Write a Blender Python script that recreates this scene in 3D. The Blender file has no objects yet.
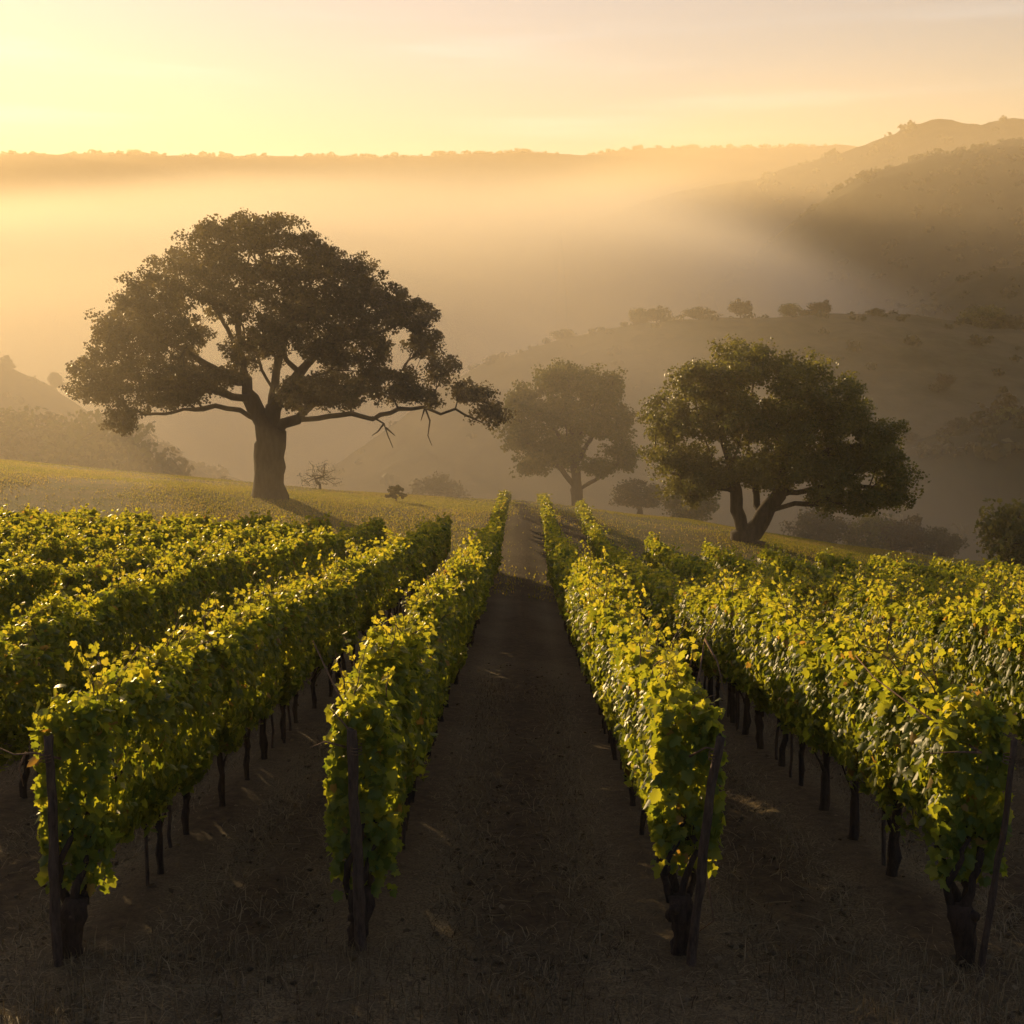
import bpy, math
import numpy as np
from mathutils import Vector, Matrix, Euler

# ------------------------------------------------------------------ camera, sky, sun, exposure
SC = bpy.context.scene
COL = SC.collection
F = 1236.0                                   # focal length in pixels of a 1024 px wide picture
PITCH = math.atan((512 - 345) / F)           # eye level lies on row 345
YAW = math.atan(13 / F)
cam_data = bpy.data.cameras.new("camera")
cam_data.sensor_width = 36.0
cam_data.lens = F * 36.0 / 1024
cam_data.clip_start = 0.1
cam_data.clip_end = 9000
cam = bpy.data.objects.new("camera", cam_data)
cam.rotation_euler = (math.pi / 2 - PITCH, 0, YAW)
COL.objects.link(cam)
SC.camera = cam
CR = np.array(Euler((math.pi / 2 - PITCH, 0, YAW)).to_matrix())


def ray(px, py):
    v = CR @ np.array([(px - 512) / F, -(py - 512) / F, -1.0])
    return v / np.linalg.norm(v)


def at(px, py, Y):
    """world point at forward distance Y seen at a pixel of the photograph (for surveying the site)"""
    v = ray(px, py)
    return v * (Y / v[1])


SUN = ray(-185, 122)
SUN_EL = math.asin(SUN[2])
SUN_AZ = math.atan2(SUN[0], SUN[1])          # clockwise from +Y
world = bpy.data.worlds.new("World")
SC.world = world
world.use_nodes = True
wn, wl = world.node_tree.nodes, world.node_tree.links
wn.clear()
w_out = wn.new("ShaderNodeOutputWorld")
w_bg = wn.new("ShaderNodeBackground")
w_sky = wn.new("ShaderNodeTexSky")
w_sky.sky_type = 'NISHITA'
w_sky.sun_disc = False
w_sky.sun_elevation = SUN_EL
w_sky.sun_rotation = SUN_AZ
w_sky.altitude = 100
w_sky.air_density = 2.0
w_sky.dust_density = 0.42
w_sky.ozone_density = 1.0
w_bg.inputs[1].default_value = 0.05
w_mix = wn.new("ShaderNodeMix")
w_mix.data_type = 'RGBA'
w_mix.blend_type = 'MULTIPLY'
w_mix.inputs[0].default_value = 1.0
w_mix.inputs[7].default_value = (0.50, 0.63, 1.22, 1)
w_tc = wn.new("ShaderNodeTexCoord")
w_mp = wn.new("ShaderNodeMapping")
w_mp.inputs["Scale"].default_value = (1.2, 1.2, 16.0)
w_mp.inputs["Rotation"].default_value = (0.02, 0.05, 0)
w_nz = wn.new("ShaderNodeTexNoise")               # thin high cirrus
w_nz.inputs["Scale"].default_value = 2.6
w_nz.inputs["Detail"].default_value = 5
w_rp = wn.new("ShaderNodeMapRange")
w_rp.interpolation_type = 'SMOOTHSTEP'
for _q, _v in zip((1, 2, 3, 4), (0.50, 0.78, 1.0, 1.35)): w_rp.inputs[_q].default_value = _v
w_cl = wn.new("ShaderNodeMix")
w_cl.data_type = 'RGBA'
w_cl.blend_type = 'MULTIPLY'
w_cl.inputs[0].default_value = 1.0
wl.new(w_tc.outputs["Generated"], w_mp.inputs[0])
wl.new(w_mp.outputs[0], w_nz.inputs["Vector"])
wl.new(w_nz.outputs["Fac"], w_rp.inputs[0])
wl.new(w_sky.outputs[0], w_cl.inputs[6])
wl.new(w_rp.outputs[0], w_cl.inputs[7])
wl.new(w_cl.outputs[2], w_mix.inputs[6])
wl.new(w_mix.outputs[2], w_bg.inputs[0])
wl.new(w_bg.outputs[0], w_out.inputs[0])

sun_data = bpy.data.lights.new("sun", 'SUN')
sun_data.energy = 5.0
sun_data.angle = math.radians(0.55)
sun_data.color = (1.0, 0.69, 0.33)
sun = bpy.data.objects.new("sun", sun_data)
sun.rotation_euler = Vector(-SUN).to_track_quat('-Z', 'Y').to_euler()
COL.objects.link(sun)

SC.view_settings.view_transform = 'Standard'
SC.view_settings.look = 'None'
SC.view_settings.exposure = 1.70
SC.view_settings.gamma = 1.0
SC.render.engine = 'CYCLES'
SC.cycles.use_denoising = True
SC.cycles.max_bounces = 6
SC.cycles.diffuse_bounces = 2
SC.cycles.glossy_bounces = 1
SC.cycles.transmission_bounces = 3
SC.cycles.transparent_max_bounces = 32
SC.cycles.volume_bounces = 3
SC.cycles.volume_step_rate = 0.8
SC.cycles.volume_max_steps = 256
SC.cycles.sample_clamp_indirect = 4.0

rng = np.random.default_rng(11)


# ------------------------------------------------------------------ helpers
def tag(o, label=None, cat=None, group=None, kind=None):
    if label: o["label"] = label
    if cat: o["category"] = cat
    if group: o["group"] = group
    if kind: o["kind"] = kind
    return o


def mesh_np(name, verts, counts, idx, mat, smooth=False, attrs=None):
    """mesh from numpy arrays: counts = corners per face, idx = flat corner indices"""
    me = bpy.data.meshes.new(name)
    verts = np.ascontiguousarray(verts, dtype=np.float32)
    counts = np.asarray(counts, dtype=np.int32)
    idx = np.asarray(idx, dtype=np.int32)
    me.vertices.add(len(verts))
    me.vertices.foreach_set("co", verts.ravel())
    me.loops.add(len(idx))
    me.loops.foreach_set("vertex_index", idx)
    me.polygons.add(len(counts))
    starts = np.concatenate([[0], np.cumsum(counts)[:-1]]).astype(np.int32)
    me.polygons.foreach_set("loop_start", starts)
    if smooth:
        me.polygons.foreach_set("use_smooth", np.ones(len(counts), dtype=bool))
    for k, v in (attrs or {}).items():
        a = me.attributes.new(k, 'FLOAT', 'POINT')
        a.data.foreach_set("value", np.asarray(v, dtype=np.float32))
    me.update()
    me.validate()
    if mat: me.materials.append(mat)
    return me


def link(name, me, parent=None, loc=None):
    o = bpy.data.objects.new(name, me)
    COL.objects.link(o)
    if parent is not None: o.parent = parent
    if loc is not None: o.location = loc
    return o


def empty(name, loc, rz=0.0):
    o = bpy.data.objects.new(name, None)
    o.empty_display_size = 0.2
    o.location = loc
    o.rotation_euler = (0, 0, rz)
    COL.objects.link(o)
    return o


def norm(a):
    return a / np.maximum(np.linalg.norm(a, axis=-1, keepdims=True), 1e-9)


_lat = {}


def vnoise(x, y, seed=0):
    """smooth value noise in [-1, 1]"""
    if seed not in _lat:
        _lat[seed] = np.random.default_rng(seed + 500).uniform(-1, 1, (256, 256))
    L = _lat[seed]
    xi, yi = np.floor(x).astype(int), np.floor(y).astype(int)
    fx, fy = x - xi, y - yi
    fx, fy = fx * fx * (3 - 2 * fx), fy * fy * (3 - 2 * fy)
    a, b = L[xi % 256, yi % 256], L[(xi + 1) % 256, yi % 256]
    c, d = L[xi % 256, (yi + 1) % 256], L[(xi + 1) % 256, (yi + 1) % 256]
    return (a * (1 - fx) + b * fx) * (1 - fy) + (c * (1 - fx) + d * fx) * fy


def fbm(x, y, octv=4, seed=0):
    s, a = 0.0, 1.0
    for k in range(octv):
        s = s + a * vnoise(x * 2 ** k, y * 2 ** k, seed + k)
        a *= 0.5
    return s / 1.9


# ------------------------------------------------------------------ materials
class NT:
    def __init__(self, name):
        self.m = bpy.data.materials.new(name)
        self.m.use_nodes = True
        self.t = self.m.node_tree
        self.t.nodes.clear()
        self.out = self.t.nodes.new("ShaderNodeOutputMaterial")

    def n(self, typ, **kw):
        o = self.t.nodes.new(typ)
        for k, v in kw.items():
            if k.startswith("i_"):
                o.inputs[k[2:].replace("_", " ")].default_value = v
            else:
                setattr(o, k, v)
        return o

    def l(self, a, b):
        self.t.links.new(a, b)

    def ramp(self, fac, stops):
        r = self.n("ShaderNodeValToRGB")
        e = r.color_ramp.elements
        while len(e) < len(stops): e.new(0.5)
        for s, (p, c) in zip(e, stops):
            s.position = p
            s.color = (*c, 1)
        self.l(fac, r.inputs[0])
        return r.outputs[0]

    def mix(self, fac, a, b, blend='MIX'):
        m = self.n("ShaderNodeMix", data_type='RGBA', blend_type=blend)
        for s, v in ((0, fac), (6, a), (7, b)):
            if hasattr(v, "links"): self.l(v, m.inputs[s])
            elif isinstance(v, (int, float)): m.inputs[s].default_value = v
            else: m.inputs[s].default_value = (*v, 1)
        return m.outputs[2]

    def attr(self, name):
        return self.n("ShaderNodeAttribute", attribute_name=name).outputs["Fac"]

    def noise(self, scale, detail=4, coord="Object", rough=0.6):
        tc = self.n("ShaderNodeTexCoord")
        nz = self.n("ShaderNodeTexNoise")
        nz.inputs["Scale"].default_value = scale
        nz.inputs["Detail"].default_value = detail
        nz.inputs["Roughness"].default_value = rough
        self.l(tc.outputs[coord], nz.inputs["Vector"])
        return nz.outputs["Fac"]


def leaf_material(name, stops, trans_stops, trans=0.45, rough=0.45, spec=0.35):
    k = NT(name)
    a = k.attr("tint")
    c1, c2 = k.ramp(a, stops), k.ramp(a, trans_stops)
    p = k.n("ShaderNodeBsdfPrincipled")
    k.l(c1, p.inputs["Base Color"])
    p.inputs["Roughness"].default_value = rough
    p.inputs["Specular IOR Level"].default_value = spec
    t = k.n("ShaderNodeBsdfTranslucent")
    k.l(c2, t.inputs["Color"])
    m = k.n("ShaderNodeMixShader")
    m.inputs[0].default_value = trans
    k.l(p.outputs[0], m.inputs[1])
    k.l(t.outputs[0], m.inputs[2])
    k.l(m.outputs[0], k.out.inputs["Surface"])
    return k.m


def bark_material(name, dark, light, scale=6.0):
    k = NT(name)
    tc = k.n("ShaderNodeTexCoord")
    mp = k.n("ShaderNodeMapping")
    mp.inputs["Scale"].default_value = (1, 1, 0.22)
    k.l(tc.outputs["Object"], mp.inputs["Vector"])
    nz = k.n("ShaderNodeTexNoise")
    nz.inputs["Scale"].default_value = scale
    nz.inputs["Detail"].default_value = 5
    nz.inputs["Roughness"].default_value = 0.7
    k.l(mp.outputs[0], nz.inputs["Vector"])
    c = k.ramp(nz.outputs["Fac"], [(0.3, dark), (0.7, light)])
    p = k.n("ShaderNodeBsdfPrincipled")
    p.inputs["Roughness"].default_value = 0.9
    p.inputs["Specular IOR Level"].default_value = 0.2
    k.l(c, p.inputs["Base Color"])
    b = k.n("ShaderNodeBump")
    b.inputs["Strength"].default_value = 0.8
    b.inputs["Distance"].default_value = 0.03
    k.l(nz.outputs["Fac"], b.inputs["Height"])
    k.l(b.outputs[0], p.inputs["Normal"])
    k.l(p.outputs[0], k.out.inputs["Surface"])
    return k.m


M_VINE = leaf_material("vine_leaf", [(0.0, (0.050, 0.090, 0.014)), (0.55, (0.135, 0.175, 0.024)), (0.9, (0.29, 0.25, 0.035)), (1.0, (0.26, 0.17, 0.04))],
                       [(0.0, (0.18, 0.26, 0.016)), (0.55, (0.56, 0.54, 0.03)), (0.9, (0.72, 0.58, 0.04)), (1.0, (0.55, 0.32, 0.05))], 0.55, 0.45, 0.3)
M_OAK = leaf_material("oak_leaf", [(0.0, (0.035, 0.034, 0.012)), (1.0, (0.090, 0.074, 0.026))],
                      [(0.0, (0.07, 0.06, 0.012)), (1.0, (0.20, 0.14, 0.03))], 0.35, 0.5, 0.3)
M_OAK_GREEN = leaf_material("green_oak_leaf", [(0.0, (0.038, 0.052, 0.014)), (1.0, (0.115, 0.12, 0.030))],
                            [(0.0, (0.10, 0.12, 0.015)), (1.0, (0.32, 0.27, 0.04))], 0.42, 0.5, 0.3)
M_SCRUB = leaf_material("scrub_leaf", [(0.0, (0.04, 0.045, 0.018)), (1.0, (0.09, 0.085, 0.03))],
                        [(0.0, (0.07, 0.07, 0.015)), (1.0, (0.16, 0.13, 0.03))], 0.3, 0.6, 0.2)
M_GRASS = leaf_material("hill_grass", [(0.0, (0.05, 0.075, 0.014)), (0.6, (0.12, 0.13, 0.025)), (1.0, (0.26, 0.19, 0.07))],
                        [(0.0, (0.22, 0.26, 0.02)), (0.6, (0.48, 0.40, 0.04)), (1.0, (0.55, 0.38, 0.10))], 0.55, 0.6, 0.2)
M_STRAW = leaf_material("dry_straw", [(0.0, (0.055, 0.038, 0.018)), (0.6, (0.17, 0.125, 0.065)), (1.0, (0.33, 0.25, 0.13))],
                        [(0.0, (0.05, 0.035, 0.015)), (1.0, (0.16, 0.12, 0.05))], 0.3, 0.7, 0.15)
M_BARK = bark_material("oak_bark", (0.025, 0.018, 0.012), (0.09, 0.065, 0.045), 5)
M_VBARK = bark_material("vine_bark", (0.012, 0.008, 0.006), (0.055, 0.036, 0.025), 30)
M_POST = bark_material("post_wood", (0.020, 0.013, 0.009), (0.11, 0.072, 0.05), 26)
M_CANE = bark_material("dry_cane", (0.09, 0.05, 0.03), (0.26, 0.16, 0.09), 40)


def ground_material():
    k = NT("ground_soil")
    n1, n2, n3 = k.noise(0.5, 6), k.noise(7.0, 6, rough=0.7), k.noise(45.0, 3)
    soil = k.ramp(n2, [(0.25, (0.028, 0.018, 0.010)), (0.55, (0.080, 0.056, 0.028)), (0.8, (0.145, 0.105, 0.052))])
    straw = k.ramp(n3, [(0.3, (0.055, 0.040, 0.020)), (0.7, (0.27, 0.21, 0.105))])
    c = k.mix(k.attr("straw"), soil, straw)
    dry = k.ramp(n2, [(0.25, (0.11, 0.085, 0.03)), (0.75, (0.24, 0.18, 0.07))])
    green = k.ramp(n2, [(0.25, (0.075, 0.085, 0.018)), (0.75, (0.17, 0.15, 0.035))])
    gr = k.mix(k.ramp(n1, [(0.42, (0, 0, 0)), (0.58, (1, 1, 1))]), dry, green)
    c = k.mix(k.attr("grass"), c, gr)
    p = k.n("ShaderNodeBsdfPrincipled")
    p.inputs["Roughness"].default_value = 0.95
    p.inputs["Specular IOR Level"].default_value = 0.1
    k.l(c, p.inputs["Base Color"])
    b = k.n("ShaderNodeBump")
    b.inputs["Strength"].default_value = 1.0
    b.inputs["Distance"].default_value = 0.06
    k.l(n2, b.inputs["Height"])
    b2 = k.n("ShaderNodeBump")
    b2.inputs["Strength"].default_value = 0.7
    b2.inputs["Distance"].default_value = 0.015
    k.l(n3, b2.inputs["Height"])
    k.l(b.outputs[0], b2.inputs["Normal"])
    k.l(b2.outputs[0], p.inputs["Normal"])
    k.l(p.outputs[0], k.out.inputs["Surface"])
    return k.m


def hill_material(name, scrub, dry, scale, lo=0.45, hi=0.62):
    k = NT(name)
    n1, n2 = k.noise(scale, 7, rough=0.65), k.noise(scale * 9, 4)
    f = k.ramp(n1, [(lo, (0, 0, 0)), (hi, (1, 1, 1))])
    a = k.ramp(n2, [(0.3, tuple(v * 0.6 for v in scrub)), (0.7, tuple(v * 1.3 for v in scrub))])
    b_ = k.ramp(n2, [(0.3, tuple(v * 0.85 for v in dry)), (0.7, tuple(v * 1.1 for v in dry))])
    p = k.n("ShaderNodeBsdfPrincipled")
    p.inputs["Roughness"].default_value = 1.0
    p.inputs["Specular IOR Level"].default_value = 0.05
    k.l(k.mix(f, a, b_), p.inputs["Base Color"])
    bp = k.n("ShaderNodeBump")
    bp.inputs["Strength"].default_value = 0.7
    bp.inputs["Distance"].default_value = 2.0
    k.l(n2, bp.inputs["Height"])
    k.l(bp.outputs[0], p.inputs["Normal"])
    k.l(p.outputs[0], k.out.inputs["Surface"])
    return k.m


M_GROUND = ground_material()
M_HILL_SCRUB = hill_material("scrub_hill", (0.045, 0.045, 0.02), (0.11, 0.09, 0.045), 0.006, 0.5, 0.75)
M_HILL_GRASS = hill_material("grass_hill", (0.05, 0.05, 0.02), (0.13, 0.105, 0.05), 0.012, 0.42, 0.6)
M_TRACK = hill_material("bare_track", (0.26, 0.20, 0.12), (0.38, 0.30, 0.18), 0.05)

# ------------------------------------------------------------------ the ground
_hy = np.array([-80, 0, 10, 21, 37, 50, 63, 78, 92, 103, 112, 122, 150, 200, 260, 330, 420, 3000.0])
_hv = np.array([3.6, 3.6, 3.58, 3.35, 3.15, 2.85, 1.6, -0.1, -0.8, -1.15, -1.1, 0.2, 7.5, 20, 23, 22, 12, -340])
_fy = np.arange(-80, 600, 0.5)
_fh = np.interp(_fy, _hy, _hv)
_k = np.exp(-np.linspace(-2, 2, 25) ** 2)
_fh = np.convolve(np.pad(_fh, 12, mode='edge'), _k / _k.sum(), 'valid')
SLOPE = math.tan(PITCH + math.atan(3 / F))


def ground_z(x, y):
    x, y = np.asarray(x, float), np.asarray(y, float)
    h = np.interp(y, _fy, _fh)
    mid = np.interp(x, [-150, -19, 0, 1.3, 3.6, 8, 18, 30, 150], [-4, -0.7, 0, 0.3, 0.8, 1.1, 1.5, 2.0, 6])
    far = np.interp(x, [-150, -60, -40, -16, -5, 0, 5, 8.8, 13.5, 18, 26, 38, 60, 150], [-12, -5, -3.3, -1.0, -0.2, 0, 0.6, 1.1, 1.5, 2.3, 3.7, 5.1, 7.5, 16])
    w1 = np.clip((y - 12) / 26.0, 0, 1)
    w2 = np.clip((y - 50) / 30.0, 0, 1)
    w1, w2 = w1 * w1 * (3 - 2 * w1), w2 * w2 * (3 - 2 * w2)
    fade = np.clip(1 - (y - 120) / 150.0, 0, 1)
    z = -h - SLOPE * y - (mid * w1 * (1 - w2) + far * w2) * fade
    z = z + 0.05 * fbm(x * 0.35, y * 0.35, 3, 3) * np.clip(1 - y / 200, 0, 1) + 0.5 * fbm(x * 0.03, y * 0.03, 3, 7) * np.clip((y - 60) / 60, 0, 1)
    return np.where(y > 300, np.maximum(z, -62), z)


ROW_X = {}
for k in range(10): ROW_X[-(k + 1)] = -1.33 - 2.36 * k if k else -1.33
for k in range(12): ROW_X[k + 1] = 1.26 + 2.36 * k
ROW_X[-2], ROW_X[2] = -3.52, 3.45
ALLX = np.array(sorted(ROW_X.values()))


def axis_steps(pts):
    out = []
    for (a, b, st) in pts:
        out += list(np.arange(a, b, st))
    return np.array(out + [pts[-1][1]])


gx = axis_steps([(-2600, -300, 150), (-300, -80, 10), (-80, -14, 1.2), (-14, 14, 0.16), (14, 80, 1.2), (80, 300, 10), (300, 2600, 150)])
gy = axis_steps([(-60, 2, 4), (2, 26, 0.16), (26, 60, 0.5), (60, 130, 1.2), (130, 300, 8), (300, 3200, 120)])
GX, GY = np.meshgrid(gx, gy)
GZ = ground_z(GX, GY)
drow = np.min(np.abs(GX[..., None] - ALLX[None, None, :]), axis=2)
infield = (GY < 110) & (np.abs(GX) < 32)
near = np.clip(1 - GY / 40, 0, 1)
GZ = GZ + np.where(infield, 0.10 * np.exp(-(drow / 0.35) ** 2) - 0.05 * np.exp(-((drow - 0.75) / 0.2) ** 2), 0) * np.clip((GY - 8.5) / 2, 0, 1) * np.clip(1 - GY / 60, 0, 1)
GZ = GZ + near * 0.035 * fbm(GX * 2.3, GY * 2.3, 4, 21)
straw = np.clip(0.75 - np.abs(drow - 0.55) * 1.3 + 0.5 * fbm(GX * 0.8, GY * 0.5, 4, 31), 0, 1)
straw = np.maximum(straw, np.clip((10.0 - GY) / 1.5, 0, 1) * (0.55 + 0.4 * fbm(GX * 0.9, GY * 0.9, 4, 33)))
straw = np.clip(straw, 0, 1)


def field_end(x):
    """forward distance where the vines of a row at x give way to grass"""
    return np.interp(x, [-40, -14, -4.0, -3.0, -1.4, 1.4, 3.0, 4.2, 6, 9, 30], [50, 50, 52, 56, 93, 93, 84, 64, 58, 55, 50])


grass = np.clip((GY - field_end(GX) - 1 + 2 * fbm(GX * 0.2, GY * 0.2, 3, 41)) / 3, 0, 1)
grass = np.where(np.abs(GX) < 5, grass * np.clip((np.abs(GX) - 0.35) / 0.7, 0, 1) , grass)
ny, nx = GX.shape
vid = np.arange(nx * ny).reshape(ny, nx)
q = np.stack([vid[:-1, :-1], vid[:-1, 1:], vid[1:, 1:], vid[1:, :-1]], -1).reshape(-1, 4)
g_me = mesh_np("ground", np.stack([GX, GY, GZ], -1).reshape(-1, 3), np.full(len(q), 4), q.ravel(), M_GROUND, True,
               {"straw": straw.ravel(), "grass": grass.ravel()})
tag(link("ground", g_me), kind="structure")


# ------------------------------------------------------------------ hills
def ridge(name, pts, D, front, back, foot, mat, seed, rough=0.03, nt=70, fold=0.16, power=1.0):
    """a hill whose crest is surveyed through pts (pixel, at forward distance D); falls to foot in front and behind"""
    pts = np.array(pts, float)
    W = np.array([at(px, py, D) for px, py in pts])
    n = 360
    xs = np.linspace(W[0, 0], W[-1, 0], n)
    # smooth crest
    zz = np.interp(xs, W[:, 0], W[:, 2])
    kk = np.exp(-np.linspace(-2, 2, 15) ** 2)
    zz = np.convolve(np.pad(zz, 7, mode='edge'), kk / kk.sum(), 'valid')
    ts = np.concatenate([-np.linspace(1, 0, nt) ** 1.3, (np.linspace(0, 1, nt // 2 + 1) ** 1.3)[1:]])
    T, X = np.meshgrid(ts, xs, indexing='ij')
    Y = D + np.where(T < 0, T * front, T * back)
    Hh = zz[None, :] - foot
    spur = fbm(X / (front * 0.55), Y / front * 0.5, 4, seed)
    wiggle = np.clip(np.abs(T) * 3, 0, 1)
    prof = (0.5 + 0.5 * np.cos(np.pi * np.clip(np.abs(T) * (1 + 0.25 * spur * wiggle), 0, 1))) ** power
    Z = foot + Hh * prof * (1 + fold * spur * wiggle * (1 - np.abs(T)))
    Z = Z + Hh.mean() * rough * fbm(X / (0.06 * front), Y / (0.06 * front), 5, seed + 9) * (1 - np.abs(T)) ** 0.5
    Z[0, :] -= 15
    Z[-1, :] -= 15
    a, b = T.shape
    v = np.arange(a * b).reshape(a, b)
    q = np.stack([v[:-1, :-1], v[:-1, 1:], v[1:, 1:], v[1:, :-1]], -1).reshape(-1, 4)
    me = mesh_np(name, np.stack([X, Y, Z], -1).reshape(-1, 3), np.full(len(q), 4), q.ravel(), mat, True)
    o = tag(link(name, me), kind="structure")

    def height(x, y):
        t = (y - D) / (front if y < D else back)
        j = int(np.clip(np.searchsorted(xs, x), 1, n - 1))
        i = int(np.clip(np.searchsorted(ts, t), 1, a - 1))
        u = np.clip((x - xs[j - 1]) / (xs[j] - xs[j - 1]), 0, 1)
        w_ = np.clip((t - ts[i - 1]) / (ts[i] - ts[i - 1]), 0, 1)
        return (Z[i - 1, j - 1] * (1 - u) + Z[i - 1, j] * u) * (1 - w_) + (Z[i, j - 1] * (1 - u) + Z[i, j] * u) * w_
    return height


H_FAR = ridge("far_hill", [(-900, 300), (-500, 290), (-300, 270), (-180, 235), (-90, 185), (-40, 160), (0, 156), (100, 155), (200, 156), (300, 156), (400, 159), (440, 156), (540, 153), (580, 157), (640, 151), (700, 149), (760, 149), (840, 148), (900, 152), (1100, 160), (1400, 170)],  # unseen left end shaped low, a gap letting sun onto the fog
              2150, 620, 340, -62, M_HILL_SCRUB, 101, 0.014)
H_RIGHT2 = ridge("high_hill", [(560, 230), (640, 205), (700, 188), (760, 178), (820, 160), (870, 143), (900, 131), (925, 122), (945, 120), (970, 124), (1000, 123), (1040, 120), (1150, 108), (1400, 130)],
                 1150, 380, 260, -62, M_HILL_SCRUB, 131, 0.02)
H_RIGHT1 = ridge("wooded_hill", [(700, 300), (760, 256), (800, 222), (840, 190), (880, 172), (930, 158), (980, 147), (1024, 138), (1100, 122), (1300, 118)],
                 860, 300, 220, -62, M_HILL_SCRUB, 151, 0.022, fold=0.35)
H_SPUR = ridge("spur_hill", [(800, 330), (880, 315), (930, 298), (955, 282), (985, 269), (1024, 265), (1090, 262), (1250, 240)],
               560, 130, 120, -58, M_HILL_SCRUB, 171, 0.02)
H_MID = ridge("meadow_hill", [(330, 470), (400, 420), (440, 388), (480, 366), (540, 345), (600, 331), (650, 322), (700, 317), (760, 317), (830, 313), (870, 312), (930, 317), (970, 326), (1030, 330), (1150, 335), (1300, 350)],
              370, 190, 110, -56, M_HILL_GRASS, 191, 0.022, fold=0.42, power=0.9)
H_LEFT = ridge("oak_hill", [(-420, 300), (-200, 330), (-60, 355), (0, 368), (30, 384), (60, 408), (100, 430), (170, 462), (260, 500), (340, 540)],
               330, 110, 120, -60, M_HILL_GRASS, 211, 0.02)
H_LOW = ridge("low_hill", [(-300, 440), (-100, 452), (0, 462), (140, 472), (240, 490), (330, 520)],
              205, 45, 60, -52, M_HILL_GRASS, 231, 0.02)
H_DELL = ridge("valley_hill", [(760, 545), (830, 480), (880, 455), (930, 440), (985, 428), (1024, 420), (1120, 405), (1300, 400)],
               250, 70, 60, -58, M_HILL_SCRUB, 251, 0.02)


# ------------------------------------------------------------------ fog in the valley and the haze over everything
def volume_material(name, color, density, aniso):
    k = NT(name)
    v = k.n("ShaderNodeVolumePrincipled")
    v.inputs["Color"].default_value = (*color, 1)
    v.inputs["Density"].default_value = density
    v.inputs["Anisotropy"].default_value = aniso
    k.l(v.outputs[0], k.out.inputs["Volume"])
    return k.m


def box(name, lo, hi, mat):
    (a, b, c), (d, e, f) = lo, hi
    v = [(a, b, c), (d, b, c), (d, e, c), (a, e, c), (a, b, f), (d, b, f), (d, e, f), (a, e, f)]
    fs = [(0, 3, 2, 1), (4, 5, 6, 7), (0, 1, 5, 4), (1, 2, 6, 5), (2, 3, 7, 6), (3, 0, 4, 7)]
    me = bpy.data.meshes.new(name)
    me.from_pydata(v, [], fs)
    me.materials.append(mat)
    return link(name, me)


gz_min = float(GZ.min())
M_HAZE = volume_material("haze_air", (0.95, 0.80, 0.56), 0.00030, 0.26)
tag(box("haze", (-2700, -70, min(gz_min, -80) - 1), (2700, 3300, 362), M_HAZE), kind="stuff")


def fog_material(name, density, top_z, soft, wobble, east, sink_x, front, back, color, thin=None):
    """dense at the bottom, dissolving upwards, with a billowing top and ends that thin out"""
    k = NT(name)
    tc = k.n("ShaderNodeTexCoord")
    sp = k.n("ShaderNodeSeparateXYZ")
    k.l(tc.outputs["Object"], sp.inputs[0])

    def mr(v, a, b, c=0.0, d=1.0):
        m = k.n("ShaderNodeMapRange", interpolation_type='SMOOTHSTEP')
        k.l(v, m.inputs[0])
        for q_, x_ in zip((1, 2, 3, 4), (a, b, c, d)): m.inputs[q_].default_value = x_
        return m.outputs[0]

    def ma(op, a, b):
        m = k.n("ShaderNodeMath", operation=op)
        for q_, v in ((0, a), (1, b)):
            if hasattr(v, "links"): k.l(v, m.inputs[q_])
            else: m.inputs[q_].default_value = v
        return m.outputs[0]
    nz = k.n("ShaderNodeTexNoise")
    nz.inputs["Scale"].default_value = 0.0065
    nz.inputs["Detail"].default_value = 3
    mp = k.n("ShaderNodeMapping")
    mp.inputs["Scale"].default_value = (0.6, 1, 2.0)
    k.l(tc.outputs["Object"], mp.inputs[0])
    k.l(mp.outputs[0], nz.inputs["Vector"])
    wob = ma('MULTIPLY', ma('SUBTRACT', nz.outputs["Fac"], 0.5), wobble)
    zz = ma('ADD', sp.outputs[2], wob)
    sink = mr(sp.outputs[0], *sink_x, 0, 1)
    top = mr(ma('ADD', zz, ma('MULTIPLY', sink, 1.1 * soft + 30.0)), top_z + 0.27 * soft, top_z - 0.73 * soft)
    east = mr(sp.outputs[0], *east)
    front = mr(sp.outputs[1], *front)
    back = mr(sp.outputs[1], *back)
    d = ma('MULTIPLY', ma('MULTIPLY', top, east), ma('MULTIPLY', front, back))
    if thin: d = ma('MULTIPLY', d, mr(zz, *thin))
    v = k.n("ShaderNodeVolumePrincipled")
    v.inputs["Color"].default_value = (*color, 1)
    v.inputs["Anisotropy"].default_value = 0.28
    k.l(ma('MULTIPLY', d, density), v.inputs["Density"])
    k.l(v.outputs[0], k.out.inputs["Volume"])
    return k.m


fg = box("fog_bank", (-620, 374, -60), (240, 580, 92), fog_material("fog_air", 0.015, 56.0, 17.0, 30.0, (178, 95), (30, 180), (376, 430), (575, 500), (0.99, 0.93, 0.80), (5, 46, 0.35, 1.0)))
tag(fg, "bright bank of morning fog filling the valley before the far hills", "fog", kind="stuff")
ms = box("valley_mist", (-330, 92, -78), (195, 372, 40), fog_material("mist_air", 0.0032, 14.0, 24.0, 10.0, (190, 50), (10, 110), (93, 125), (370, 320), (0.98, 0.86, 0.64)))
tag(ms, "thin golden mist lying in the hollow just behind the vineyard crest", "mist", kind="stuff")
cm = box("crest_mist", (-90, 46, -40), (30, 91.5, 22), fog_material("crest_air", 0.0048, 12.0, 20.0, 5.0, (22, -10), (500, 600), (46, 60), (91, 82), (0.98, 0.86, 0.64)))
tag(cm, "faint golden mist drifting round the big oak on the rise", "mist", kind="stuff")
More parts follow.
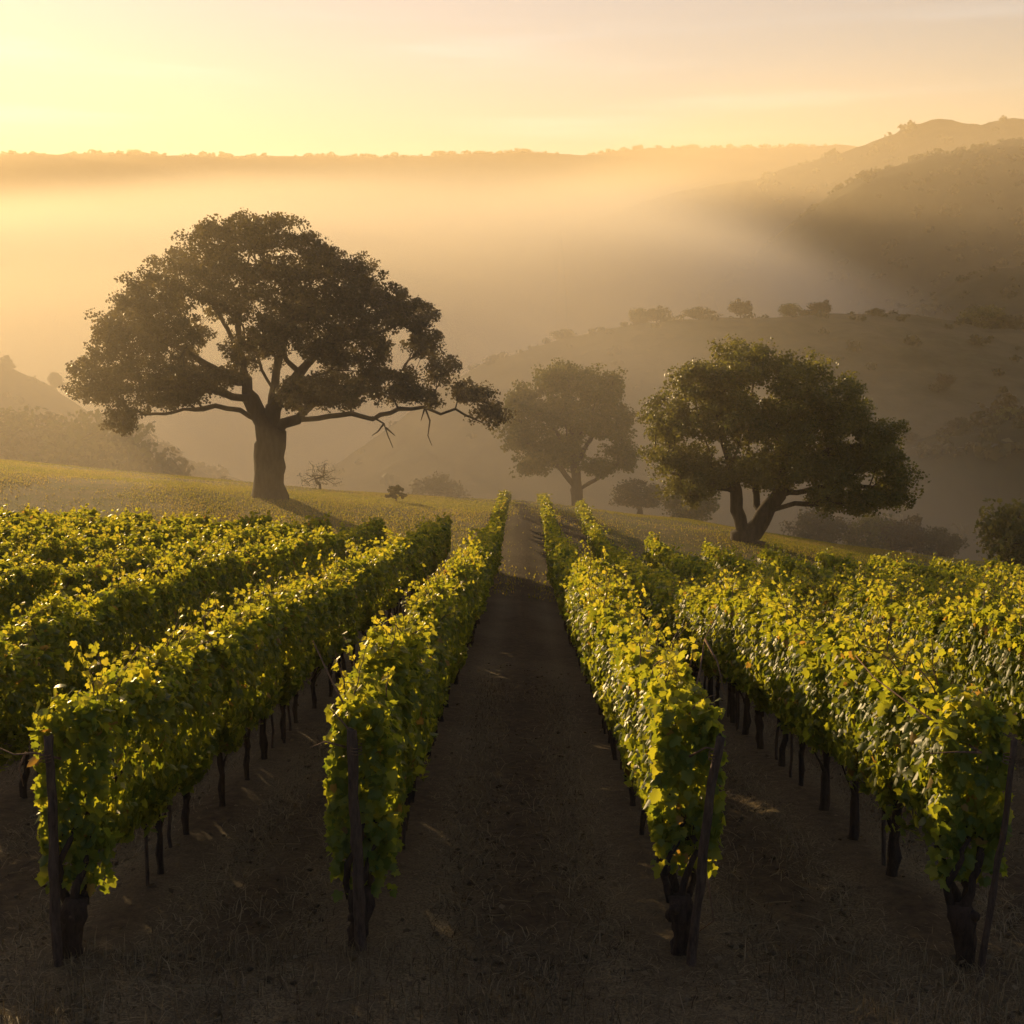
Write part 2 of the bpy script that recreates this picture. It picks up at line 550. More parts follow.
hm = box("hill_mist", (-760, 590, -62), (1100, 1650, 270), fog_material("hill_air", 0.0012, 165.0, 70.0, 60.0, (-740, -520), (160, -120), (592, 700), (1640, 1450), (0.98, 0.86, 0.64)))
tag(hm, "pale haze hanging between the ridges beyond the fog bank", "mist", kind="stuff")


# ------------------------------------------------------------------ leaves
LEAF_HALF = np.array([(0, 0), (0.20, -0.12), (0.46, 0.02), (0.38, 0.22), (0.55, 0.50), (0.30, 0.55), (0.20, 0.80), (0, 1.0)])


def lobed_leaves(pos, nrm, tip, size, tint, fold=0.35):
    """each leaf: two folded halves with a lobed outline"""
    N = len(pos)
    t = norm(tip - nrm * np.sum(tip * nrm, 1, keepdims=True))
    s = np.cross(t, nrm)
    L = LEAF_HALF
    k = len(L)
    R = np.concatenate([L, np.column_stack([-L[1:-1, 0], L[1:-1, 1]])])          # k + k-2
    nv = len(R)
    P = (pos[:, None, :] + size[:, None, None] * (R[None, :, 0:1] * s[:, None, :] + (R[None, :, 1:2] - 0.1) * t[:, None, :]
         - fold * np.abs(R[None, :, 0:1]) * nrm[:, None, :] - 0.15 * (R[None, :, 1:2] ** 2) * nrm[:, None, :]))
    f1 = list(range(k))
    f2 = [0, k - 1] + [k + i for i in range(k - 3, -1, -1)]
    base = (np.arange(N) * nv)[:, None]
    idx = np.concatenate([base + np.array(f1)[None], base + np.array(f2)[None]], 1).ravel()
    counts = np.tile([len(f1), len(f2)], N)
    return P.reshape(-1, 3), counts, idx, np.repeat(tint, nv)


def quad_leaves(pos, nrm, tip, size, tint, width=0.62):
    """each leaf: a bent kite of two triangles"""
    N = len(pos)
    t = norm(tip - nrm * np.sum(tip * nrm, 1, keepdims=True))
    s = np.cross(t, nrm)
    R = np.array([(0, 0, 0), (width, 0.42, -0.15), (0, 1, -0.1), (-width, 0.42, -0.15)])
    P = pos[:, None, :] + size[:, None, None] * (R[None, :, 0:1] * s[:, None, :] + (R[None, :, 1:2] - 0.4) * t[:, None, :] + R[None, :, 2:3] * nrm[:, None, :])
    base = (np.arange(N) * 4)[:, None]
    idx = (base + np.array([0, 1, 2, 0, 2, 3])[None]).ravel()
    return P.reshape(-1, 3), np.full(2 * N, 3), idx, np.repeat(tint, 4)


def tube(path, rad, sides=6, rnd=None, jit=0.0, cap=True):
    """verts, quads of a tube along a path"""
    path = np.asarray(path, float)
    n = len(path)
    rad = np.broadcast_to(np.asarray(rad, float), (n,))
    d = np.gradient(path, axis=0)
    d = norm(d)
    ref = np.array([0.31, 0.95, 0.05])
    u = norm(np.cross(d, ref))
    w = np.cross(d, u)
    a = np.linspace(0, 2 * np.pi, sides, endpoint=False)
    rr = rad[:, None] * np.ones(sides)[None]
    if rnd is not None and jit: rr = rr * (1 + jit * rnd.uniform(-1, 1, rr.shape))
    V = path[:, None, :] + rr[..., None] * (np.cos(a)[None, :, None] * u[:, None, :] + np.sin(a)[None, :, None] * w[:, None, :])
    fs = []
    for i in range(n - 1):
        for j in range(sides):
            k = (j + 1) % sides
            fs.append((i * sides + j, i * sides + k, (i + 1) * sides + k, (i + 1) * sides + j))
    counts = [4] * len(fs)
    idx = [x for f in fs for x in f]
    if cap:
        idx += list(range(sides))[::-1] + list(range((n - 1) * sides, n * sides))
        counts += [sides, sides]
    return V.reshape(-1, 3), counts, idx


class Acc:
    def __init__(self):
        self.v, self.c, self.i, self.t, self.n = [], [], [], [], 0

    def add(self, V, c, i, t=None):
        self.v.append(np.asarray(V))
        self.c.append(np.asarray(c))
        self.i.append(np.asarray(i) + self.n)
        self.t.append(np.zeros(len(V)) if t is None else t)
        self.n += len(V)

    def mesh(self, name, mat, smooth=False):
        return mesh_np(name, np.concatenate(self.v), np.concatenate(self.c), np.concatenate(self.i), mat, smooth, {"tint": np.concatenate(self.t)})


# ------------------------------------------------------------------ grapevines
def shoot(r, p0, length, lean):
    """a free cane: points of a curved path"""
    n = 6
    d = norm(np.array([lean[0], lean[1], 1.0])[None])[0]
    p = [np.array(p0, float)]
    for i in range(n):
        d = norm((d + r.normal(0, 0.16, 3) + np.array([0, 0, -0.05 * i]))[None])[0]
        p.append(p[-1] + d * length / n)
    return np.array(p)


def vine_foliage(seed, n_leaf, size, lod, near_end=False, low=0.83, top=2.18, wid=0.27, nshoot=4):
    r = np.random.default_rng(seed)
    ac = Acc()
    half = 0.74
    n_shell = int(n_leaf * 0.80)
    y = r.uniform(-half, half, n_leaf)
    th = r.uniform(0, 2 * np.pi, n_leaf)
    # more leaves on the flanks and top than on the underside
    lump = 1 + 0.16 * vnoise(y * 2.2 + 40, th * 1.3 + 9, seed % 40 + 60) + 0.10 * vnoise(y * 5 + 10, th * 3 + 3, seed % 40 + 61)
    rad = np.where(np.arange(n_leaf) < n_shell, r.uniform(0.82, 1.06, n_leaf), np.sqrt(r.uniform(0.1, 0.8, n_leaf))) * lump
    cz, hz = (low + top) / 2, (top - low) / 2
    c, s = np.cos(th), np.sin(th)
    px = wid * np.sign(c) * np.abs(c) ** 0.7 * rad * (1 + 0.25 * (s < -0.2) * r.uniform(-0.6, 0.4, n_leaf))
    pz = cz + hz * np.sign(s) * np.abs(s) ** 0.75 * rad
    pz += 0.10 * vnoise(y * 1.7 + seed, y * 0 + 3, 70)
    # ragged lower hem
    hem = low + 0.22 * vnoise(y * 3 + seed * 0.7, px * 2, 71) + 0.05
    pz = np.where(pz < hem, hem + r.uniform(0, 0.3, n_leaf), pz)
    n = np.stack([c * 1.0, 0 * c, s * 0.75 + 0.25], -1) + r.normal(0, 0.45, (n_leaf, 3))
    if near_end:
        m = int(n_leaf * 0.22)
        j = r.choice(n_leaf, m, False)
        y[j] = -half - r.uniform(-0.12, 0.06, m)
        px[j] = r.uniform(-0.27, 0.27, m)
        pz[j] = low - 0.15 + (top - low + 0.1) * r.uniform(0, 1, m) ** 0.85
        n[j] = np.array([0, -1.0, 0.25]) + r.normal(0, 0.45, (m, 3))
    n = np.where((pz > cz + hz * 0.55)[:, None], n * 0.5 + r.normal(0, 0.75, (n_leaf, 3)), n)
    pos = np.stack([px, y, pz], -1)
    tip = np.array([0, 0, -1.0]) + r.normal(0, 0.5, (n_leaf, 3))
    sz = size * r.uniform(0.5, 1.35, n_leaf)
    tint = np.clip(r.beta(2.2, 2.5, n_leaf) * 0.74 + 0.06 * (pz > cz + hz * 0.6), 0, 0.9)
    tint = np.where(r.random(n_leaf) < 0.012, 1.0, tint)
    fn = lobed_leaves if lod == 0 else quad_leaves
    ac.add(*fn(pos, norm(n), tip, sz, tint))
    canes = Acc()
    for k in range(nshoot):
        p0 = (r.uniform(-0.2, 0.2), r.uniform(-half, half), top - 0.12)
        L = r.uniform(0.22, 0.7)
        P = shoot(r, p0, L, r.normal(0, 0.35, 2))
        if lod == 0: canes.add(*tube(P, np.linspace(0.007, 0.003, len(P)), 4))
        m = int(5 + L * 16) if lod == 0 else int(3 + L * 7)
        u = r.uniform(0.15, 1, m) * (len(P) - 1)
        i = np.clip(u.astype(int), 0, len(P) - 2)
        q = P[i] + (P[i + 1] - P[i]) * (u - i)[:, None] + r.normal(0, 0.035, (m, 3))
        nn = norm(r.normal(0, 0.7, (m, 3)) + np.array([0, 0, 0.4]))
        ac.add(*fn(q, nn, r.normal(0, 0.6, (m, 3)) + np.array([0, 0, -0.5]), size * r.uniform(0.6, 1.05, m) * (1 - 0.3 * u / len(P)), np.clip(r.normal(0.64, 0.13, m), 0, 0.92)))
    return ac, canes


def vine_trunk(seed, forked=False, thick=1.0, gnarl=0.06, sides=7):
    r = np.random.default_rng(seed)
    ac = Acc()

    def stem(p0, p1, ra, rb, k=9, g=gnarl):
        t = np.linspace(0, 1, k)[:, None]
        P = np.array(p0) * (1 - t) + np.array(p1) * t
        P[1:-1] += np.cumsum(r.normal(0, g * 0.22, (k - 2, 3)), axis=0) * np.sin(np.linspace(0.3, 2.9, k - 2))[:, None] * np.array([1, 1, 0.2])
        ra_ = np.linspace(ra, rb, k) * (1 + r.uniform(-0.2, 0.28, k))
        ra_[0] *= 1.35
        ac.add(*tube(P, ra_, sides, r, 0.22))
    R = 0.038 * thick
    if forked:
        j = (r.normal(0, 0.04), r.normal(0, 0.04), r.uniform(0.42, 0.6))
        stem((0, 0, -0.15), j, R * 1.25, R)
        stem(j, (r.normal(0, 0.06), 0.28, 1.15), R * 0.85, R * 0.6)
        stem(j, (r.normal(0, 0.06), -0.30, 1.15), R * 0.8, R * 0.55)
    else:
        stem((0, 0, -0.15), (r.normal(0, 0.05), r.normal(0, 0.09), 1.05), R * 1.15, R * 0.75)
    # the two arms of the head inside the leaves
    for sgn in (-1, 1):
        stem((0, 0, 1.0), (r.normal(0, 0.04), sgn * 0.7, 1.22), R * 0.6, R * 0.3, 7, 0.05)
    if r.random() < 0.6:
        a = r.uniform(0, 6.28)
        stem((0, 0, 0.55), (0.18 * math.cos(a), 0.18 * math.sin(a), 0.95), R * 0.35, R * 0.15, 5, 0.04)
    return ac


def cane_mesh(paths, r0=0.011, r1=0.004):
    ac = Acc()
    for P in paths: ac.add(*tube(np.array(P, float), np.linspace(r0, r1, len(P)), 5))
    return ac.mesh("cane", M_CANE, True)


def foliage_mesh(leaves, canes):
    nl = sum(len(c) for c in leaves.c)
    if canes.v:
        leaves.add(np.concatenate(canes.v), np.concatenate(canes.c), np.concatenate(canes.i))
    me = leaves.mesh("foliage", M_VINE)
    me.materials.append(M_CANE)
    mi = np.zeros(len(me.polygons), dtype=np.int32)
    mi[nl:] = 1
    me.polygons.foreach_set("material_index", mi)
    return me


NVAR = 9
F_HI, F_MID = [], []
for k in range(NVAR):
    F_HI.append(foliage_mesh(*vine_foliage(1000 + k, 2500, 0.084, 0, nshoot=7 + k % 4)))
    F_MID.append(foliage_mesh(*vine_foliage(2000 + k, 1100, 0.118, 1, nshoot=7 + k % 3)))
T_HI = [vine_trunk(3000 + k, k % 3 == 1, 0.8 + 0.12 * (k % 4)).mesh("trunk", M_VBARK, True) for k in range(8)]
F_END = [foliage_mesh(*vine_foliage(4000 + k, 2600, 0.088, 0, True, low=lo, nshoot=ns)) for k, (lo, ns) in enumerate([(0.80, 6), (0.72, 7), (0.92, 7), (0.95, 5)])]


def stump_trunk(seed):
    """old vine: a thick knobbly stump that throws up a few twisting arms"""
    r = np.random.default_rng(seed)
    ac = Acc()
    n = 12
    t = np.linspace(0, 1, n)
    P = np.stack([0.03 * np.sin(t * 4 + seed), 0.03 * np.cos(t * 5), -0.15 + 0.75 * t], -1)
    ra = 0.078 * (1 + 0.35 * np.exp(-((t - 0.85) / 0.14) ** 2) + 0.25 * np.exp(-(t / 0.12) ** 2) + r.normal(0, 0.06, n))
    ac.add(*tube(P, ra, 12, r, 0.16))
    for q_ in range(4):                      # knobs
        a, z = r.uniform(0, 6.28), r.uniform(0.3, 0.6)
        d = np.array([math.cos(a), math.sin(a), 0.5])
        b = np.array([0, 0, z]) + 0.05 * d
        ac.add(*tube(np.stack([b + d * u for u in (0, 0.04, 0.07, 0.085)]), [0.05, 0.046, 0.034, 0.012], 8, r, 0.2))
    for q_ in range(4):
        a = q_ * 1.57 + r.uniform(-0.4, 0.4)
        u = np.linspace(0, 1, 11)
        w = 0.06 + 0.09 * np.sin(u * np.pi)
        Q = np.stack([w * np.cos(a + 2.2 * u), 0.06 + w * np.sin(a + 2.2 * u) + 0.12 * u, 0.52 + (0.75 + 0.2 * (q_ % 2)) * u], -1)
        Q[1:-1] += r.normal(0, 0.012, (9, 3))
        ac.add(*tube(Q, np.linspace(0.034, 0.016, 11) * (1 + r.uniform(-0.15, 0.2, 11)), 7, r, 0.2))
    Q = np.array([(0, 0.1, 1.0), (0, 0.5, 1.15), (0.02, 0.9, 1.2), (0, 1.5, 1.22)])
    ac.add(*tube(Q, [0.03, 0.03, 0.026, 0.018], 6))
    return ac


T_END = [stump_trunk(4100 + k).mesh("trunk", M_VBARK, True) for k in range(4)]

STAKES = []
for k in range(4):
    r_s = np.random.default_rng(3500 + k)
    P_s = np.stack([np.cumsum(r_s.normal(0, 0.012, 8)), np.cumsum(r_s.normal(0, 0.015, 8)), np.linspace(-0.15, 1.3, 8)], -1)
    a_s = Acc()
    a_s.add(*tube(P_s, np.linspace(0.021, 0.015, 8), 6, r_s, 0.15))
    STAKES.append(a_s.mesh("stake", M_POST, True))
ORD = ["nearest", "second", "third", "fourth", "fifth", "sixth", "seventh", "eighth", "ninth", "tenth", "eleventh", "twelfth", "thirteenth",
       "fourteenth", "fifteenth", "sixteenth", "seventeenth", "eighteenth", "nineteenth", "twentieth"]
TENS = ["twenty", "thirty", "forty", "fifty", "sixty"]


def ordinal(n):
    if n <= 20: return ORD[n - 1] if n > 1 else "first"
    t, u = divmod(n, 10)
    return (TENS[t - 2] + "-" + (ORD[u - 1] if u > 1 else "first")) if u else {30: "thirtieth", 40: "fortieth", 50: "fiftieth", 60: "sixtieth"}[n]


def row_name(k):
    side = "left" if k < 0 else "right"
    n = abs(k)
    return f"row along the dirt path's {side} side" if n == 1 else f"{ordinal(n)} row {side} of the dirt path"


STEP = 1.25
slots = []
for k, x in ROW_X.items():
    y_end = float(field_end(x))
    y0 = {-2: 9.32, -1: 9.60, 1: 9.44, 2: 9.27}.get(k)
    if y0 is None:
        y0 = max(9.7 + 0.1 * (abs(k) % 3), abs(x) / 0.46 - 1.0)
    ys = np.arange(y0 + 0.7, y_end, STEP)
    for i, y in enumerate(ys):
        if k in (-1, 1, 2) and y > 60 and rng.random() < 0.22: continue
        slots.append((k, i, len(ys), x + rng.normal(0, 0.03), y))
slots.sort(key=lambda s: s[4] + 0.4 * abs(s[3]))
INDIV, REST = slots[:300], slots[300:]


def vine_scale(y):
    return float(np.interp(y, [0, 50, 70, 95], [1.0, 1.0, 0.72, 0.30]))


for (k, i, n, x, y) in INDIV:
    z = float(ground_z(x, y))
    flip = rng.random() < 0.5
    end = i == 0 and k in (-2, -1, 1, 2)
    v = empty("grapevine", (x, y, z), 0 if end else (math.pi if flip else 0) + rng.normal(0, 0.04))
    sc = vine_scale(y)
    wide = float(np.interp(y, [0, 40, 55, 75, 95], [1.0, 1.1, 1.75, 1.9, 1.5]))
    v.scale = (wide * rng.uniform(0.9, 1.12), 1, sc * rng.choice([rng.uniform(0.95, 1.08), rng.uniform(0.84, 0.98)], p=[0.78, 0.22]) * (rng.uniform(0.8, 1.12) if y > 55 else 1))
    j = int(rng.integers(NVAR))
    hi = y < 27
    if end:
        e = {-2: 0, -1: 1, 1: 2, 2: 3}[k]
        link("foliage", F_END[e], v)
        link("trunk", T_END[e], v, ({-2: -0.02, -1: -0.03, 1: -0.06, 2: -0.05}[k], -0.78, 0))
    else:
        link("foliage", (F_HI if hi else F_MID)[j], v)
        if y < 40: link("trunk", T_HI[int(rng.integers(8))], v)
        if y < 32 and rng.random() < 0.6: link("stake", STAKES[int(rng.integers(4))], v, (rng.normal(0, 0.04), rng.uniform(-0.6, -0.3), 0))
    if k in (-2, -1, 1, 2):
        lab = f"{ordinal(i + 1)} leafy grapevine from the near post, {row_name(k)}"
    else:
        lab = f"{ordinal(n - i)} grapevine from the grassy end, {row_name(k)}"
    tag(v, lab, "grapevine", "grapevines trained in rows on the slope")
    v["row"] = k
    v["slot"] = i

ac = Acc()
for (k, i, n, x, y) in REST:
    src, _ = vine_foliage(5000 + int(rng.integers(14)), 480, 0.18, 1, nshoot=3)
    V = np.concatenate(src.v) * np.array([1, 1, vine_scale(y)]) + np.array([x, y, float(ground_z(x, y))])
    ac.add(V, np.concatenate(src.c), np.concatenate(src.i), np.concatenate(src.t))
fv = link("distant_grapevines", ac.mesh("distant_grapevines", M_VINE))
tag(fv, "small far grapevines merging into green strips at the top of the vineyard", "grapevines", kind="stuff")

# bare canes sticking out of the nearest vines (kept as parts of those vines)
first = {(o["row"], o["slot"]): o for o in COL.objects if o.name.startswith("grapevine")}


def add_canes(key, paths):
    o = first.get(key)
    if o is None: return
    o.rotation_euler = (0, 0, 0)
    o.scale = (1, 1, 1)
    for P in paths: link("cane", cane_mesh([P]), o)


add_canes((-2, 0), [[(-0.05, -0.8, 1.75), (-0.2, -0.9, 1.83), (-0.38, -0.88, 1.81), (-0.52, -0.85, 1.86)],
                    [(0.0, -0.7, 1.8), (0.08, -0.4, 2.02), (0.15, 0, 2.16), (0.22, 0.35, 2.36)],
                    [(-0.3, -0.85, 1.82), (-0.35, -0.87, 1.7), (-0.33, -0.86, 1.55)]])
add_canes((-1, 0), [[(0.0, -0.8, 1.85), (-0.12, -0.82, 2.02), (-0.22, -0.8, 2.12)],
                    [(0.0, -0.7, 1.9), (-0.22, -0.5, 2.2), (-0.38, -0.4, 2.5), (-0.42, -0.35, 2.56)],
                    [(-0.1, -0.8, 1.8), (-0.25, -0.85, 1.86), (-0.36, -0.9, 1.83)]])
add_canes((1, 0), [[(0.0, -0.8, 1.75), (0.12, -0.85, 1.84), (0.3, -0.9, 1.82)],
                   [(0.05, -0.3, 1.9), (0.2, 0.1, 2.2), (0.25, 0.2, 2.45), (0.36, 0.3, 2.62)],
                   [(0.25, 0.2, 2.45), (0.33, 0.0, 2.3), (0.38, -0.1, 2.05)],
                   [(0.1, -0.9, 1.0), (0.16, -0.95, 0.7), (0.2, -0.92, 0.45), (0.1, -0.8, 0.3)]])
add_canes((2, 0), [[(0.0, -0.8, 1.85), (-0.3, -0.4, 2.02), (-0.42, 0.6, 2.05), (-0.38, 1.5, 2.06)],
                   [(0.0, -0.85, 1.86), (-0.2, -0.9, 1.88), (-0.4, -0.88, 1.86)]])


# ------------------------------------------------------------------ end posts and stakes
def post_mesh(seed, h, r, lean=(0, 0), sides=10):
    g = np.random.default_rng(seed)
    n = 17
    t = np.linspace(-0.25, h, n)
    P = np.stack([lean[0] * t / h, lean[1] * t / h, t], -1) + np.cumsum(g.normal(0, 0.006, (n, 3)), axis=0) * np.array([1, 1, 0])
    V, c, i = tube(P, np.linspace(r * 1.12, r * 0.92, n) * (1 + g.normal(0, 0.03, n)), sides, g, 0.16)
    V[-sides:, 2] += g.normal(0, 0.012, sides)
    ac = Acc()
    ac.add(V, c, i)
    return ac


POSTS = [(-2, -0.09, 0.036, 1.86, (-0.04, 0.0), "weathered grey wooden end post of the second row left of the path"),
         (-1, 0.02, 0.043, 1.86, (-0.02, 0.0), "dark wooden end post wrapped in leaves on the path's left side"),
         (1, 0.03, 0.036, 1.88, (0.17, 0.0), "slanting wooden end post above the gnarled vine on the path's right side"),
         (2, 0.04, 0.024, 1.9, (0.13, 0.0), "slim reddish end stake of the second row right of the path")]
for (k, dx, r_, h, lean, lab) in POSTS:
    x = ROW_X[k] + dx
    y = {-2: 9.03, -1: 9.37, 1: 9.11, 2: 8.95}[k]
    z = float(ground_z(x, y))
    pe = empty("vine_post", (x, y, z))
    link("shaft", post_mesh(600 + k, h, r_, lean).mesh("shaft", M_POST, True), pe)
    wa = Acc()
    g = np.random.default_rng(700 + k)
    a = np.linspace(0, 6 * np.pi, 40)         # turns of tying wire near the top
    zz = h - 0.12 - 0.025 * a / 6.28
    wa.add(*tube(np.stack([lean[0] * zz / h + (r_ + 0.006) * np.cos(a), lean[1] * zz / h + (r_ + 0.006) * np.sin(a), zz], -1), 0.004, 4, cap=False))
    link("wire_tie", wa.mesh("wire_tie", M_CANE, True), pe)
    tag(pe, lab, "post", "end posts of the vine rows")


# ------------------------------------------------------------------ trees
def grow(limbs, attract, r, step=0.55, tip_r=0.028, expo=1.85):
    """skeleton: limbs are polylines (world); every attractor is tied to the nearest skeleton node by a crooked twig"""
    pos, par, dist = [], [], []
    for li, L in enumerate(limbs):
        L = np.asarray(L, float)
        prev = -1
        if li > 0:
            d = np.linalg.norm(np.array(pos) - L[0], axis=1)
            prev = int(np.argmin(d))
        for a in range(len(L) - 1):
            n = max(1, int(np.linalg.norm(L[a + 1] - L[a]) / step))
            for s in range(n):
                if prev != -1 and s == 0 and a == 0: continue
                p = L[a] + (L[a + 1] - L[a]) * s / n
                if prev != -1: p = p + r.normal(0, 0.09 * step, 3)
                pos.append(p); par.append(prev); dist.append(0 if prev < 0 else dist[prev] + step)
                prev = len(pos) - 1
        pos.append(L[-1]); par.append(prev); dist.append(dist[prev] + step)
    n_limb = len(pos)
    A = np.asarray(attract)
    d0 = np.min(np.linalg.norm(A[:, None, :] - np.array(pos)[None], axis=2), axis=1)
    cap = n_limb + 40 * len(A)
    P = np.zeros((cap, 3)); D = np.full(cap, 1e9)
    P[:n_limb] = pos; D[:n_limb] = dist
    cnt = n_limb
    tips = []
    for a in np.argsort(d0):
        p = A[a]
        d = np.linalg.norm(P[:cnt] - p, axis=1)
        cost = d + 0.22 * D[:cnt] + 3.0 * (D[:cnt] < 1.5 * step * 3) + 0.8 * np.clip(P[:cnt, 2] - p[2], 0, None)
        j = int(np.argmin(cost))
        L = d[j]
        n = min(30, max(1, int(L / step)))
        prev = j
        base = P[j].copy()
        bow = r.normal(0, 0.07 * L, 3)
        for s in range(1, n + 1):
            t = s / n
            q_ = base + (p - base) * t + bow * math.sin(math.pi * t) + (r.normal(0, 0.10 * step, 3) if s < n else 0)
            P[cnt] = q_; D[cnt] = D[prev] + L / n
            par.append(prev); prev = cnt; cnt += 1
        tips.append(prev)
    P = P[:cnt]
    par = np.array(par)
    w = np.zeros(cnt)
    w[tips] = 1.0
    for i in range(cnt - 1, -1, -1):
        if w[i] == 0: w[i] = 0.6
        if par[i] >= 0: w[par[i]] += w[i]
    return P, par, tip_r * w ** (1 / expo)


def skeleton_mesh(P, par, rad, r, flare_h=1.6, flare=0.75, sides_big=11):
    n = len(P)
    kids = [[] for _ in range(n)]
    for i in range(n):
        if par[i] >= 0: kids[par[i]].append(i)
    ac = Acc()
    z0 = P[0, 2]
    rad = rad.copy()
    hh = P[:, 2] - z0
    rad *= 1 + flare * np.clip(1 - hh / flare_h, 0, 1) ** 2.2 * (np.arange(n) < 40)
    done = [False] * n
    stack = [0]
    while stack:
        s = stack.pop()
        chain, rr = [], []
        if par[s] >= 0:
            chain.append(P[par[s]]); rr.append(min(rad[par[s]], rad[s] * 1.25))
        i = s
        while True:
            chain.append(P[i]); rr.append(rad[i])
            if not kids[i]: break
            ks = sorted(kids[i], key=lambda c: -rad[c])
            stack.extend(ks[1:])
            i = ks[0]
        if len(chain) < 2: continue
        rmax = max(rr)
        sd = sides_big if rmax > 0.25 else (7 if rmax > 0.1 else 4)
        ac.add(*tube(np.array(chain), np.array(rr), sd, r, 0.08 if sd > 6 else 0))
    return ac


def crown_mesh(clumps, crad, per, size, r, center, mat, flat=0.75):
    N = len(clumps) * per
    c = np.repeat(np.asarray(clumps), per, axis=0)
    R = np.repeat(np.asarray(crad), per)
    d = norm(r.normal(0, 1, (N, 3)))
    rr = R * r.uniform(0, 1, N) ** 0.45
    pos = c + d * rr[:, None] * np.array([1, 1, flat])
    n = norm(d * 0.6 + r.normal(0, 0.7, (N, 3)) + np.array([0, 0, 0.35]))
    tip = r.normal(0, 1, (N, 3)) + np.array([0, 0, -0.3])
    ac = Acc()
    tint = np.clip(np.repeat(r.uniform(0.1, 0.9, len(clumps)), per) * 0.5 + r.uniform(0, 0.5, N), 0, 1)
    ac.add(*quad_leaves(pos, n, tip, size * r.uniform(0.6, 1.3, N), tint, 0.5))
    return ac.mesh("crown", mat)


def surveyed_tree(name, base_px, D, limbs_px, blobs, n_att, leaf, per, crad, mat, seed, depth=0.8, tip_r=0.028, expo=1.85, flare=0.75, holes=(), hang=()):
    """a tree whose limbs and crown lobes are laid out from survey points, with real depth"""
    r = np.random.default_rng(seed)
    m = D / F
    b = at(*base_px, D)
    b[2] = float(ground_z(b[0], b[1])) if D < 100 else b[2]
    org = at(*base_px, D)

    def W(px, py, dy=0.0):
        p = at(px, py, D + dy)
        return np.array([p[0] - org[0], dy, p[2] - org[2]])
    limbs = [[W(*q_) for q_ in L] for L in limbs_px]
    limbs[0][0] = limbs[0][0] - np.array([0, 0, 0.4])
    B = np.array(blobs, float)
    area = B[:, 2] * B[:, 3]
    ctr = W(np.average(B[:, 0], weights=area), np.average(B[:, 1], weights=area))
    halfw = (np.max(B[:, 0] + B[:, 2]) - np.min(B[:, 0] - B[:, 2])) / 2 * m
    mg = min(0.7 * crad / m, 8.0)
    cnt = np.maximum(2, (n_att * area / area.sum()).astype(int))
    att = []
    for (bx, by, rx, ry), c in zip(B, cnt):
        k = 0
        while k < c:
            u = norm(r.normal(0, 1, (1, 3)))[0] * r.uniform(0.25, 1) ** 0.5
            px, py = bx + u[0] * (rx - mg), by + u[2] * (ry - mg * 0.8)
            if any(((px - hx) / hr) ** 2 + ((py - hy) / hs) ** 2 < 1 and r.random() < 0.9 for hx, hy, hr, hs in holes):
                k += 0.34
                continue
            q_ = W(px, py)
            e = max(0.0, 1 - ((q_[0] - ctr[0]) / halfw) ** 2) ** 0.5
            dy = r.uniform(-1, 1) * halfw * depth * e * (0.55 + 0.45 * abs(u[1]))
            att.append(W(px, py, dy))
            k += 1
    att = np.array(att)
    P, par, rad = grow(limbs, att, r, tip_r=tip_r, expo=expo)
    t = empty(name, b)
    link("trunk", skeleton_mesh(P, par, rad, r, flare=flare).mesh("trunk", M_BARK, True), t)
    cl = np.concatenate([att, att + np.clip(r.normal(0, crad * 0.8, att.shape), -crad, crad) * np.array([1, 1, 0.7])])
    link("crown", crown_mesh(cl, crad * r.uniform(0.6, 1.25, len(cl)), per, leaf, r, ctr, mat), t)
    if len(hang):
        for Lp in hang:
            ha = Acc()
            ha.add(*tube(np.array([W(*q_) for q_ in Lp]), np.linspace(0.07, 0.02, len(Lp)), 5))
            link("dead_branch", ha.mesh("dead_branch", M_BARK, True), t)
    return t


